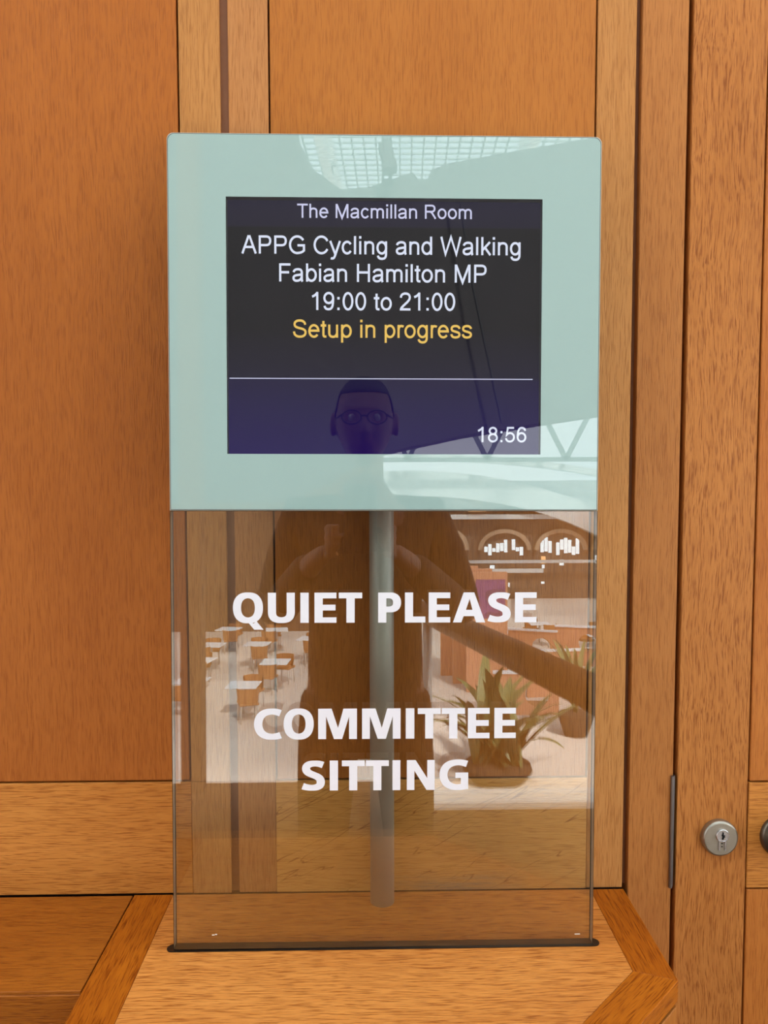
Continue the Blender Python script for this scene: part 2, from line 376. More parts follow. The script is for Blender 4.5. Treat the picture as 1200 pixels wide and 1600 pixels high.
# housing and screen
bm = bmesh.new(); box_bm(bm, -.205, .205, .0145, .060, .505, .866, .004); box_bm(bm, -.10, .10, .060, .078, .58, .80, .003)
box('screen_bezel', -.176, .176, .0118, .0144, .5400, .8250, M_house, sign)
bm_obj('housing', bm, M_house, sign)
M_scr = mat('lit screen background', (.003, .003, .004), .6)
nt = M_scr.node_tree; N = nt.nodes; L = nt.links; p = N['Principled BSDF']; p.inputs['Specular IOR Level'].default_value = 0
tcn = N.new('ShaderNodeTexCoord'); sp = N.new('ShaderNodeSeparateXYZ'); L.new(tcn.outputs['Object'], sp.inputs[0])
mr = N.new('ShaderNodeMapRange'); mr.inputs[1].default_value = .5463; mr.inputs[2].default_value = .8185; L.new(sp.outputs['Z'], mr.inputs[0])
rp = N.new('ShaderNodeValToRGB'); L.new(mr.outputs[0], rp.inputs[0])
e = rp.color_ramp.elements; e[0].position = 0; e[0].color = (.012, .004, .085, 1); e[1].position = 1; e[1].color = (.009, .007, .026, 1)
for ps, c in ((.20, (.010, .005, .058)), (.296, (.009, .005, .040)), (.302, (.008, .006, .024)), (.5, (.004, .003, .006)), (.895, (.003, .003, .005)), (.9, (.009, .007, .022))):
    x = rp.color_ramp.elements.new(ps); x.color = (*c, 1)
L.new(rp.outputs[0], p.inputs['Emission Color']); p.inputs['Emission Strength'].default_value = 1.0
scr = box('screen', -.172, .172, .0095, .0117, .5435, .8215, M_scr, sign)
YT = .0093
# ---- screen lettering, drawn from its own strokes (units of 1/1000 em)
def el(cx, cy, rx, ry, a0, a1, n=None):
    n = n or max(6, int(abs(a1 - a0) / 11)); return [(cx + rx * math.cos(math.radians(a0 + (a1 - a0) * i / n)), cy + ry * math.sin(math.radians(a0 + (a1 - a0) * i / n))) for i in range(n + 1)]
def path(*ops):
    """('x,y') start, pairs for lines, 6-tuples for beziers"""
    pts = [ops[0]]
    for o in ops[1:]:
        if len(o) == 2: pts.append(o)
        else:
            p0 = pts[-1]; p1, p2, p3 = o[0:2], o[2:4], o[4:6]
            for i in range(1, 11):
                t = i / 10; s = 1 - t
                pts.append(tuple(s ** 3 * p0[k] + 3 * s * s * t * p1[k] + 3 * s * t * t * p2[k] + t ** 3 * p3[k] for k in (0, 1)))
    return pts
def stem(x, a, b): return [(x, a), (x, b)]
arch = path((110, 325), (118, 430, 190, 477, 272, 477), (392, 477, 446, 420, 446, 325), (446, 0))
G = {
 'T': (611, [[(21, 672), (590, 672)], stem(305, 672, 0)]),
 'h': (556, [stem(110, 716, 0), arch]), 'n': (556, [stem(110, 519, 0), arch]),
 'm': (833, [stem(110, 519, 0), path((110, 320), (115, 430, 180, 477, 262, 477), (370, 477, 417, 420, 417, 330), (417, 0)), path((417, 310), (425, 430, 490, 477, 570, 477), (680, 477, 724, 420, 724, 330), (724, 0))]),
 'e': (556, [[(84, 272), (474, 272)] + el(278, 260, 196, 228, 6, 322)]),
 'o': (556, [el(278, 260, 198, 228, 0, 360)]), 'c': (500, [el(268, 260, 188, 228, 36, 326)]),
 'a': (556, [path((86, 370), (105, 450, 180, 487, 275, 487), (390, 487, 438, 445, 438, 350), (438, 130), (438, 70, 450, 30, 468, 0)), path((438, 292), (370, 245, 80, 290, 80, 142), (80, 70, 140, 32, 220, 32), (340, 32, 438, 100, 438, 230))]),
 'i': (222, [stem(110, 519, 0), stem(110, 716, 615)]), 'l': (222, [stem(108, 716, 0)]),
 'M': (833, [stem(122, 716, 0), stem(712, 716, 0), [(135, 700), (417, 10), (698, 700)]]),
 'R': (722, [stem(126, 716, 0), path((126, 673), (430, 673), (545, 673, 600, 615, 600, 520), (600, 420, 540, 362, 430, 362), (126, 362)), path((340, 362), (430, 350, 460, 300, 520, 210), (655, 0))]),
 'P': (667, [stem(126, 716, 0), path((126, 673), (390, 673), (520, 673, 574, 610, 574, 510), (574, 395, 520, 335, 385, 335), (126, 335))]),
 'A': (667, [[(46, 0), (322, 716)], [(344, 716), (621, 0)], [(150, 258), (516, 258)]]),
 'G': (778, [el(400, 358, 310, 328, 33, 285) + path((480, 41), (580, 50, 640, 90, 690, 135), (690, 335), (410, 335))[1:]]),
 'C': (722, [el(385, 358, 292, 328, 28, 331)]),
 'y': (500, [[(40, 519), (255, 0)], path((460, 519), (262, -20), (215, -145, 190, -170, 130, -170), (105, -170, 85, -168, 66, -160))]),
 'g': (556, [el(262, 262, 185, 223, 0, 360), path((447, 519), (447, 20), (447, -110, 390, -172, 270, -172), (170, -172, 110, -130, 97, -48))]),
 'd': (556, [el(262, 260, 188, 226, 0, 360), stem(446, 716, 0)]), 'b': (556, [el(294, 260, 188, 226, 0, 360), stem(110, 716, 0)]),
 'p': (556, [el(294, 260, 188, 226, 0, 360), stem(110, 519, -199)]),
 'u': (556, [stem(446, 519, 0), path((446, 200), (430, 90, 360, 32, 285, 32), (170, 32, 110, 80, 110, 190), (110, 519))]),
 'r': (333, [stem(110, 519, 0), path((110, 270), (110, 420, 160, 475, 225, 475), (265, 475, 300, 465, 328, 445))]),
 's': (500, [path((428, 375), (415, 450, 350, 487, 250, 487), (150, 487, 85, 450, 85, 375), (85, 300, 160, 285, 250, 262), (360, 235, 425, 215, 425, 140), (425, 70, 350, 32, 250, 32), (140, 32, 85, 80, 72, 160))]),
 't': (278, [path((134, 660), (134, 120), (134, 50, 160, 35, 262, 42)), [(15, 480), (255, 480)]]),
 'S': (667, [path((570, 505), (558, 620, 465, 673, 335, 673), (200, 673, 112, 620, 112, 525), (112, 420, 210, 400, 335, 370), (480, 335, 585, 310, 585, 200), (585, 90, 480, 32, 345, 32), (190, 32, 95, 100, 84, 238))]),
 'W': (944, [[(54, 716), (237, 25), (472, 700), (706, 25), (890, 716)]]),
 'k': (500, [stem(110, 716, 0), [(440, 519), (115, 195)], [(220, 305), (462, 0)]]),
 'F': (611, [stem(126, 716, 0), [(126, 673), (565, 673)], [(126, 365), (508, 365)]]),
 'H': (722, [stem(126, 716, 0), stem(598, 716, 0), [(126, 378), (598, 378)]]),
 '0': (556, [el(278, 351, 190, 322, 0, 360)]),
 '1': (556, [stem(330, 716, 0), path((330, 690), (285, 610, 200, 560, 108, 530))]),
 '2': (556, [path((82, 505), (90, 620, 170, 673, 285, 673), (400, 673, 472, 610, 472, 520), (472, 400, 330, 310, 200, 190), (120, 115, 92, 85, 88, 43), (502, 43))]),
 '5': (556, [path((472, 672), (172, 672), (118, 345), (155, 395, 210, 425, 282, 425), (400, 425, 472, 340, 472, 235), (472, 110, 385, 32, 270, 32), (165, 32, 95, 90, 84, 190))]),
 '6': (556, [el(285, 230, 190, 198, 0, 360), path((95, 230), (93, 520, 150, 673, 300, 673), (390, 673, 445, 620, 462, 535))]),
 '8': (556, [el(278, 525, 162, 148, 0, 360), el(278, 207, 195, 175, 0, 360)]),
 '9': (556, [el(275, 475, 190, 198, 0, 360), path((465, 480), (467, 150, 420, 32, 260, 32), (160, 32, 105, 80, 93, 165))]),
 ':': (278, [stem(140, 519, 419), stem(140, 100, 0)]), ' ': (278, []),
}
def ribbon(bm, pts, wf, fx, y):
    """flat ribbon along pts; wf(tangent) gives its width; fx maps glyph point to (x, z)"""
    closed = (abs(pts[0][0] - pts[-1][0]) < 1e-6 and abs(pts[0][1] - pts[-1][1]) < 1e-6)
    P = [Vector(p) for p in pts]; Lf, Rt = [], []
    n = len(P)
    for i in range(n):
        a = P[i - 1] if i > 0 else (P[-2] if closed else None)
        b = P[i + 1] if i < n - 1 else (P[1] if closed else None)
        t1 = (P[i] - a).normalized() if a is not None else (b - P[i]).normalized()
        t2 = (b - P[i]).normalized() if b is not None else t1
        t = (t1 + t2).normalized(); nn = Vector((-t.y, t.x)); c = max(.38, t.dot(t1))
        h = wf(t) / 2 / c
        Lf.append(P[i] + nn * h); Rt.append(P[i] - nn * h)
    vl = [bm.verts.new((fx(p)[0], y, fx(p)[1])) for p in Lf]; vr = [bm.verts.new((fx(p)[0], y, fx(p)[1])) for p in Rt]
    for i in range(n - 1):
        try: bm.faces.new((vl[i], vr[i], vr[i + 1], vl[i + 1]))
        except ValueError: pass
def text_line(s, x0, x1, zb, cap, m, label, wt=93):
    bm = bmesh.new(); tot = sum(G[c][0] for c in s)
    lead = 60; tail = 60
    k = (x1 - x0) / (tot - lead - tail); kz = cap / 716; x = -lead
    for c in s:
        adv, strokes = G[c]
        for pts in strokes:
            w = 100 if (c in ':' or (c == 'i' and len(pts) == 2 and pts[0][1] > 600)) else wt
            ribbon(bm, pts, lambda t: w, lambda p, x=x: (x0 + (p[0] + x) * k, zb + p[1] * kz), YT)
        x += adv
    bmesh.ops.recalc_face_normals(bm, faces=bm.faces[:])
    for f in bm.faces:
        if f.normal.y > 0: f.normal_flip()
    o = bm_obj('text_line', bm, m, scr); o['label'] = label
PXL = .000695   # screen metres per photo pixel near the screen centre
SX = 1.012      # the screen sits a little behind the front face
def sx(u): return (-.1690 + (u - 354) * (.3375 / 491.5)) * SX
def sz(v): return .8186 - (v - 309.5) * (.2723 / 400.5)
for s, a, b, base, cap, m, lab in [
    ('The Macmillan Room', 465, 735, 336.5, 22, M_head_t, 'lilac white heading reading The Macmillan Room'),
    ('APPG Cycling and Walking', 379.5, 811.5, 393, 28.5, M_white_t, 'white line reading APPG Cycling and Walking'),
    ('Fabian Hamilton MP', 435, 758, 436.5, 28.5, M_white_t, 'white line naming the host of the meeting'),
    ('19:00 to 21:00', 485, 709, 481, 28.5, M_white_t, 'white line reading 19:00 to 21:00'),
    ('Setup in progress', 457.5, 735, 524.5, 28.5, M_yel_t, 'yellow line reading Setup in progress'),
    ('18:56', 745, 822, 690, 24.5, M_white_t, 'white clock reading 18:56')]:
    text_line(s, sx(a), sx(b), sz(base), cap * .00068, m, lab)
bm = bmesh.new(); box_bm(bm, sx(358), sx(832), YT - .0001, YT, sz(590.2), sz(588.8)); o = bm_obj('divider_line', bm, M_head_t, scr)

# ---- bold white vinyl lettering on the lower glass (cap height = 1)
wv = lambda t: .19 + .08 * abs(t.y)
R_ = lambda x0, x1, y0, y1: [(x0, y0), (x1, y0), (x1, y1), (x0, y1)]
def Eb(w): return (w, [R_(0, .275, 0, 1), R_(.27, w, .81, 1), R_(.27, w - .03, .41, .60), R_(.27, w, 0, .18)], [])
B = {
 'Q': (1.03, [[(.46, .10), (.66, .0), (.70, -.02), (.80, .055), (1.03, -.225), (.72, -.225), (.56, -.03)]], [path((.15, .5), (.15, .76, .28, .915, .515, .915), (.76, .915, .88, .76, .88, .5), (.88, .24, .76, .085, .515, .085), (.28, .085, .15, .24, .15, .5))]),
 'U': (.90, [], [path((.138, 1), (.138, .36), (.138, .17, .25, .09, .45, .09), (.65, .09, .762, .17, .762, .36), (.762, 1))]),
 'I': (.275, [R_(0, .275, 0, 1)], []), 'E': Eb(.73),
 'T': (.775, [R_(.25, .525, 0, 1), R_(0, .26, .81, 1), R_(.515, .775, .81, 1)], []),
 'P': (.762, [R_(0, .27, 0, 1)], [path((.14, .905), (.36, .905), (.55, .905, .625, .80, .625, .67), (.625, .53, .55, .44, .36, .44), (.14, .44))]),
 'L': (.68, [R_(0, .27, 0, 1), R_(.26, .68, 0, .20)], []),
 'A': (1.07, [[(0, 0), (.28, 0), (.355, .21), (.43, .42), (.553, .79), (.553, 1), (.352, 1)], [(1.07, 0), (.77, 0), (.70, .21), (.645, .42), (.552, .79), (.552, 1), (.705, 1)], R_(.34, .72, .21, .42)], []),
 'S': (.757, [], [path((.70, .85), (.60, .895, .52, .905, .42, .905), (.25, .905, .145, .84, .145, .74), (.145, .61, .27, .57, .40, .515), (.55, .455, .625, .40, .625, .28), (.625, .155, .51, .095, .34, .095), (.24, .095, .12, .115, .03, .155))]),
 'C': (.865, [], [path((.865, .855), (.76, .90, .67, .915, .59, .915), (.29, .915, .14, .74, .14, .5), (.14, .25, .30, .085, .58, .085), (.68, .085, .77, .10, .865, .14))]),
 'O': (1.0, [], [path((.14, .5), (.14, .76, .27, .915, .50, .915), (.73, .915, .86, .76, .86, .5), (.86, .24, .73, .085, .50, .085), (.27, .085, .14, .24, .14, .5))]),
 'M': (1.278, [[(0, 0), (.26, 0), (.26, .74), (.26, 1), (0, 1)], [(1.018, 0), (1.278, 0), (1.278, 1), (1.018, 1), (1.018, .74)], [(.25, 1), (.25, .77), (.52, 0), (.655, 0), (.655, .36), (.445, 1)], [(1.028, 1), (1.028, .77), (.79, 0), (.653, 0), (.653, .36), (.835, 1)]], []),
 'N': (.93, [R_(0, .25, 0, 1), R_(.68, .93, 0, 1), [(.24, 1), (.24, .66), (.655, 0), (.69, 0), (.69, .38), (.29, 1)]], []),
 'G': (.97, [R_(.72, .97, .02, .575), R_(.54, .73, .39, .575)], [path((.93, .86), (.82, .90, .72, .915, .63, .915), (.30, .915, .14, .74, .14, .5), (.14, .25, .32, .085, .60, .085), (.70, .085, .80, .10, .86, .12))]),
}
def vinyl_letter(ch, x0, x1, z0, h):
    wd, polys, strokes = B[ch]; bm = bmesh.new(); k = (x1 - x0) / wd; n = 0
    fx = lambda p: (x0 + p[0] * k, z0 + p[1] * h)
    for pl in polys:
        y = -.00016 - n * .00001; n += 1
        vs = [bm.verts.new((fx(p)[0], y, fx(p)[1])) for p in pl]; bm.faces.new(vs)
    for pts in strokes:
        y = -.00016 - n * .00001; n += 1
        ribbon(bm, pts, wv, fx, y)
    bm.normal_update()
    for f in bm.faces:
        if f.normal.y > 0: f.normal_flip()
    r = bmesh.ops.extrude_face_region(bm, geom=bm.faces[:])
    for v in [g for g in r['geom'] if isinstance(g, bmesh.types.BMVert)]: v.co.y -= .00012
    bmesh.ops.recalc_face_normals(bm, faces=bm.faces[:])
    bm_obj('letter', bm, M_vinyl, sheet)
# photo pixel -> sheet coordinates (measured)
def gx(u, v):
    t = (v - 798) / 688.; lft = -.2296 + (u - 268) * (.4597 / 664.); lf2 = -.2315 + (u - 271.3) * (.4628 / 655.)
    return lft * (1 - t) + lf2 * t
def gz(v):
    d = v - 798; return .48518 - d * (.000694 + d * 1.95e-8)
for row, zt, zb in [
    ([('Q', 362.5, 410.5), ('U', 417.3, 459.4), ('I', 467.9, 480.9), ('E', 489.8, 524), ('T', 527.7, 564.2), ('P', 589, 625), ('L', 630.9, 662.8), ('E', 668, 701.7), ('A', 706, 756.6), ('S', 760.7, 796.5), ('E', 803.2, 837.3)], 925.6, 972.5),
    ([('C', 395.7, 437.1), ('O', 441.6, 489), ('M', 495.6, 556), ('M', 564, 624.1), ('I', 632.2, 645.6), ('T', 651, 686.8), ('T', 688.3, 724.7), ('E', 729.4, 763.5), ('E', 771, 804.8)], 1106.4, 1153.8),
    ([('S', 470.1, 505.9), ('I', 513.6, 526.5), ('T', 532.5, 568), ('T', 570, 605.7), ('I', 611.5, 623.8), ('N', 634, 677.5), ('G', 684.7, 730)], 1187.4, 1234.1)]:
    for ch, a, b in row: vinyl_letter(ch, gx(a, zb), gx(b, zb), gz(zb), gz(zt) - gz(zb))
M_scuff = mat('white scuff', (.8, .78, .74), .6)
for x, z, w_, h_ in ((-.1895, .0182, .0030, .0010), (-.1860, .0188, .0022, .0010), (.2110, .0150, .0060, .0009)):
    box('scuff_mark', x, x + w_, -.0002, -.00005, z, z + h_, M_scuff, sheet)
# steel post behind the sheet (upright in the world) and the slot the sheet stands in
post = rel2 = tube('post', (.0152, -.0222, ZB + .0001), (.0152, -.0222, 1.62), .0146, M_steel, None, 48)
bpy.context.view_layer.update()
post.parent = sign; post.matrix_parent_inverse = sign.matrix_world.inverted()
bm = bmesh.new()
def stadium(x0, x1, yc, r, n=8):
    return [(x1 + r * math.cos(a), yc + r * math.sin(a)) for a in [-PI / 2 + PI * i / n for i in range(n + 1)]] + [(x0 + r * math.cos(a), yc + r * math.sin(a)) for a in [PI / 2 + PI * i / n for i in range(n + 1)]]
prism_bm(bm, stadium(-.2175, .2490, -.1100, .0068), ZB + .0001, ZB + .0010, 0)
ch_ = bm_obj('base_channel', bm, mat('black rubber seal', (.012, .008, .006), .35), None)
ch_.parent = sign; ch_.matrix_parent_inverse = sign.matrix_world.inverted(); ch_['label'] = 'thin black slot holding the bottom of the glass'

# ================================================================ THE HALL BEHIND THE CAMERA (seen mirrored in the glass)
M_carpet = mottled('dark brown carpet', (.11, .058, .028), (.08, .042, .02), 60, .95)
M_cream = mottled('cream stone paving', (.74, .66, .59), (.66, .58, .51), .5, .6)
M_white = mottled('white painted metal', (.74, .75, .74), (.66, .68, .68), 3, .5)
M_conc = mottled('grey brown concrete', (.060, .058, .056), (.075, .072, .070), 1.2, .8)
M_facade = mottled('dark oak and stone facade', (.10, .055, .03), (.16, .09, .05), .6, .8)
M_win = emit('bright daylit window', (.85, .95, 1.0), 5.0)
M_warm = emit('warm lamp', (1.0, .55, .25), 5.0)
M_tabletop = mat('white laminate', (.86, .88, .90), .35)
M_chair = mottled('tan leather', (.50, .22, .08), (.40, .17, .06), 8, .5)
M_orange = mottled('orange wood screen', (.72, .34, .20), (.62, .28, .16), 3, .6)
M_purple = mottled('purple poster', (.22, .07, .20), (.34, .12, .28), 6, .5)
M_leaf = mottled('green leaf', (.11, .15, .045), (.20, .22, .09), 12, .5)
M_soil = mottled('dark soil', (.035, .024, .015), (.06, .04, .025), 30, .95)
M_rail = wood('dark oak handrail', (.10, .045, .018), (.065, .028, .011), 'Y', .6, seed=21)

tag(box('floor', -6, 8, -3.22, .0, -.25, 0, M_carpet), 'dark brown gallery floor', kind='structure')
tag(box('floor_courtyard', -40, 45, -48, -3.30, -4.0, -3.7, M_cream), 'cream stone courtyard floor', kind='structure')
tag(box('trim_2', .19, 8, -3.02, -2.95, 0, .03, M_white), kind='structure')
tag(box('trim_3', .19, 8, -2.90, -2.84, 0, .03, M_white), kind='structure')
tag(box('floor_landing', .165, 8, -4.4, -2.86, -.20, .004, M_cream), 'cream landing floor behind the photographer', kind='structure')
tag(box('wall_left', -6.2, -6, -3.3, 0, -.2, 5.2, M_facade), kind='structure')
tag(box('trim_4', -.93, -.83, -3.18, -3.06, 0, 3.4, M_facade), kind='structure')
# handrail with posts and balustrade glass
hr = tag(empty('handrail', (.5, -1.4, 0)), 'dark oak handrail beside the photographer, mirrored in the lower glass', 'handrail')
def relc(o, root): return rel(o, root)
bm = bmesh.new(); cyl_bm(bm, (.225, -2.35, 1.00), (.615, -.55, 1.00), .044, n=20); relc(bm_obj('rail', bm, M_rail, None, True), hr)
for t in (.02, .95):
    px, py = .225 + .39 * t, -2.35 + 1.8 * t
    relc(tube('post', (px, py, .0), (px, py, .96), .018, M_steel, None, 16), hr)

# footbridge fascia crossing the atrium
fb = [(-4, 1.40), (-.6, 1.45), (.05, 1.80), (.75, 1.95), (1.5, 2.07), (3.4, 2.35), (3.4, 4.55), (1.72, 4.18), (1.1, 4.07), (.62, 3.98), (.48, 3.93), (.45, 3.86), (.38, 3.86), (.34, 3.91), (.02, 3.80), (-.20, 3.78), (-.40, 3.92), (-.52, 4.15), (-.56, 4.5), (-.56, 6.6), (-4, 6.6)]
tag(slab_xz('footbridge', fb, -5.45, -5.05, M_conc, None, 0), 'dark footbridge side crossing the atrium, mirrored in the frosted glass', 'bridge')
ll = tag(empty('floodlight', (.17, -5.0, 3.86)), 'small dark floodlight on the footbridge edge, mirrored above the screen', 'light')
relc(box('bracket', .16, .18, -5.03, -4.99, 3.80, 3.95, M_black), ll); hb = box('lamp_head', -.045, .045, -.06, .06, -.10, .10, M_conc); hb.location = (.15, -4.97, 3.98); hb.rotation_euler = (0, -.25, 0); bpy.context.view_layer.update(); hb.parent = ll; hb.matrix_parent_inverse = Matrix.Translation(ll.location).inverted()

bm = bmesh.new(); cyl_bm(bm, (.66, -4.9, 3.75), (.77, -4.9, 3.01), .009, n=8); cyl_bm(bm, (.77, -4.9, 3.01), (.98, -4.9, 2.02), .009, n=8)
tag(bm_obj('hanging_cable', bm, M_house), 'thin dark cable hanging before the footbridge, mirrored down the lit screen', 'cable')

bm = bmesh.new()
for x in (.155, .235): box_bm(bm, x - .012, x + .012, -7.02, -6.98, 4.2, 7.0)
for k in range(28): box_bm(bm, .155, .235, -7.02, -6.98, 4.22 + k * .10, 4.27 + k * .10)
tag(bm_obj('hanging_strut', bm, M_conc), 'perforated dark strut hanging from the roof, mirrored above the screen', 'strut')

# glazed roof: fine bars, main girders
def bars(name, segs, wd, m, parent=None):
    bm = bmesh.new()
    for (a, b) in segs:
        a = Vector(a); b = Vector(b); d = b - a
        M = Matrix.Translation((a + b) / 2) @ d.to_track_quat('Z', 'Y').to_matrix().to_4x4()
        r = bmesh.ops.create_cube(bm, size=1.0)
        for v in r['verts']: v.co = M @ Vector((v.co.x * wd, v.co.y * wd, v.co.z * d.length))
    return bm_obj(name, bm, m, parent)
roof = tag(empty('glazed_roof', (3, -20, 11)), 'white lattice glass roof high over the courtyard', 'roof')
M_bar = mottled('pale grey roof bars', (.30, .33, .33), (.24, .27, .27), 2, .6)
seg = []
for i in range(125): x = -14 + i * .32; seg.append(((x, -2, 11), (x + 1.5, -36, 11)))
for i in range(100): y = -2 - i * .34; seg.append(((-15, y, 11.05), (26, y + 1.2, 11.05)))
o = bars('glazing_bars', seg, .045, M_bar); relc(o, roof); o['kind'] = 'stuff'
for i in range(8):
    x = -12 + i * 5
    relc(bars('girder', [((x, -2, 10.6), (x + 2, -36, 10.6)), ((x, -2, 9.9), (x + 2, -36, 9.9))] + [((x + 2 * k / 20, -2 - 34 * k / 20, 10.6 if k % 2 else 9.9), (x + 2 * (k + 1) / 20, -2 - 34 * (k + 1) / 20, 9.9 if k % 2 else 10.6)) for k in range(20)], .22, M_white), roof)
for i in range(6):
    y = -5 - i * 6
    relc(bars('cross_girder', [((-15, y, 10.7), (26, y, 10.7))], .35, M_white), roof)
relc(box('glass_panes', -15, 26, -36.5, -1.5, 11.12, 11.14, glassy('roof glass', (.93, .96, .97), .03)), roof)

# far wing of the building
fw = tag(empty('far_wing', (4, -40, -3.7)), 'far side of the courtyard with white arches and lit windows', 'building')
relc(box('lower_wall', -30, 34, -41.5, -40, -3.7, 1.1, mottled('warm grey stone facade', (.20, .145, .11), (.13, .09, .065), .8, .8)), fw)
def arc_band(name, cx, cz, rx, rz, th, a0, a1, y0, y1, m, n=24):
    pts = [(cx + rx * math.cos(math.radians(a0 + (a1 - a0) * i / n)), cz + rz * math.sin(math.radians(a0 + (a1 - a0) * i / n))) for i in range(n + 1)]
    pts += [(cx + (rx + th) * math.cos(math.radians(a1 + (a0 - a1) * i / n)), cz + (rz + th) * math.sin(math.radians(a1 + (a0 - a1) * i / n))) for i in range(n + 1)]
    return slab_xz(name, pts, y0, y1, m)
relc(arc_band('arch_band', 2.0, -4.2, 13.0, 6.0, 1.3, 8, 96, -39.9, -39.0, M_white), fw)
relc(arc_band('upper_band', 3.0, -2.6, 18.0, 6.2, .35, 8, 96, -39.8, -39.2, M_white), fw)
relc(box('cornice', 3.2, 34, -40.1, -39.3, .55, .80, M_white), fw)
relc(box('left_wing', -30, .6, -31.5, -30, -3.7, 3.6, M_facade), fw)
relc(box('upper_wall', 2.5, 34, -41, -40.2, 1.1, 2.6, M_white), fw)
for i, (x0, x1) in enumerate([(3.6, 5.2), (5.9, 8.5), (8.9, 11.5), (12.0, 14.6), (15.2, 17.8)]):
    fr_ = relc(arc_band('window_arch', (x0 + x1) / 2, -1.1, (x1 - x0) / 2 - .1, .9, .22, 0, 180, -39.95, -39.7, mat('stone arch', (.45, .32, .22), .7), 16), fw)
    for k in range(10):
        xx = x0 + .25 + k * (x1 - x0 - .5) / 10; h = random.uniform(.1, .8)
        if random.random() < .8: p_ = box('pane', xx, xx + .17, -39.98, -39.9, -1.4 + random.uniform(0, .3), -1.15 + h, M_win); p_.parent = fw; p_.matrix_parent_inverse = Matrix.Translation(fw.location).inverted()
for k in range(14):
    xx = random.uniform(3.8, 14); z = random.uniform(-3.1, -1.8); relc(box('shop_light', xx, xx + random.uniform(.06, .25), -39.98, -39.9, z, z + random.uniform(.1, .5), M_win if k % 4 else M_warm), fw)
relc(box('balcony_rail', 3, 34, -39.4, -39.2, -1.75, -1.6, M_white), fw)
relc(box('balcony_rail', 2.8, 9, -38.8, -38.6, -2.2, -2.0, M_white), fw)
# open roof trusses beyond the bridge
relc(bars('roof_truss', [((-8, -38, 3.6), (26, -38, 3.6))] + [((-2 + 4 * k, -38, 3.6), (0 + 4 * k, -38, 7.5)) for k in range(6)] + [((2 + 4 * k, -38, 3.6), (0 + 4 * k, -38, 7.5)) for k in range(6)], .22, mat('grey truss steel', (.2, .22, .22), .5)), fw)
for i, (x0, x1) in enumerate([(4.9, 6.1)]): relc(box('ceiling_lamp', x0 + .3, x1, -39.2, -39.1, .95, 1.05, M_warm), fw)

# cafe tables and chairs in the courtyard
def make_table():
    t = empty('cafe_table'); bm = bmesh.new(); box_bm(bm, -.38, .38, -.38, .38, .71, .74, .01); bm_obj('table_top', bm, M_tabletop, t)
    tube('pedestal', (0, 0, .02), (0, 0, .71), .035, M_steel, t, 12); bm = bmesh.new(); lathe_bm(bm, [(.26, 0), (.26, .015), (.04, .03), (0, .03)], 16); bm_obj('foot', bm, M_steel, t); return t
def make_chair():
    t = empty('cafe_chair'); box('seat', -.23, .23, -.23, .23, .42, .48, M_chair, t, .02)
    bm = bmesh.new(); lathe_bm(bm, [(.24, .48), (.27, .80), (.25, .80), (.22, .48)], 20)
    bmesh.ops.delete(bm, geom=[v for v in bm.verts if v.co.y < -.02], context='VERTS'); bm_obj('backrest', bm, M_chair, t)
    for x in (-.2, .2):
        for y in (-.2, .2): tube('leg', (x, y, 0), (x * .95, y * .95, .42), .015, M_steel, t, 8)
    return t
spots = [(-3.05, -17.9), (-2.6, -20.6), (-3.5, -23.3), (-4.9, -23.2), (-4.75, -20.9), (-4.9, -26.2), (-3.2, -26.0), (-4.4, -18.4), (-1.9, -24.2), (6.2, -27), (8.1, -26), (9.4, -23), (7.3, -21), (8.2, -18.2), (6.0, -17.2), (5.2, -14.6), (10.4, -28), (4.4, -25.2), (7.6, -24.6)]
tp = make_table(); cp = make_chair()
nC = 0
for i, (x, y) in enumerate(spots):
    t = tp if i == 0 else copy_tree(tp); t.location = (x, y, -3.7); t.rotation_euler = (0, 0, random.uniform(-.2, .2))
    side = 'left' if x < 0 else 'right'
    tag(t, 'square white cafe table in the courtyard, mirrored in the lower glass %s of the post' % side, 'table', 'white cafe tables mirrored %s of the post' % side)
    for s in (-1, 1):
        c = cp if nC == 0 else copy_tree(cp); nC += 1
        a = random.uniform(-.4, .4) + (0 if s > 0 else PI)
        c.location = (x - .62 * math.sin(a), y + .62 * math.cos(a), -3.7); c.rotation_euler = (0, 0, a)
        tag(c, 'tan leather chair at a cafe table, mirrored %s of the sign post' % side, 'chair', 'tan cafe chairs mirrored %s of the post' % side)
# display booths with a purple poster, orange screens with a round hole
for i in range(3):
    b = tag(empty('display_board', (3.25 - i * .25, -20 - i * 1.0, -3.7)), ['tall board with purple poster, front one of three mirrored behind the word PLEASE', 'middle tall board of three mirrored behind the word PLEASE', 'rearmost tall board of three mirrored behind the word PLEASE'][i], 'board', 'tall display boards')
    box('board', -.62, .50, -.08, .08, 0, 3.25 , M_orange, b, .01)
    box('poster', -.36, .44, .081, .09, 2.0, 3.05, M_purple, b)
def make_screen(w_, h_):
    s = empty('booth_screen'); bm = bmesh.new(); n = 24
    o_ = [(-w_, 0), (w_, 0), (w_, h_), (-w_, h_)]; c_ = [(w_ * .35 + .28 * math.cos(2 * PI * i / n), h_ * .6 + .28 * math.sin(2 * PI * i / n)) for i in range(n)]
    for y in (-.03, .03):
        a = [bm.verts.new((x, y, z)) for x, z in o_]; c = [bm.verts.new((x, y, z)) for x, z in c_]
        bmesh.ops.triangle_fill(bm, use_beauty=True, edges=[bm.edges.new((a[i], a[(i + 1) % 4])) for i in range(4)] + [bm.edges.new((c[i], c[(i + 1) % n])) for i in range(n)])
    bm_obj('panel', bm, M_orange, s)
    box('cap', -w_, w_, -.08, .08, h_, h_ + .05, M_tabletop, s); box('bench', -w_ * .9, w_ * .9, -.5, -.05, .3, .45, M_chair, s); return s
sp_ = make_screen(.75, 1.2)
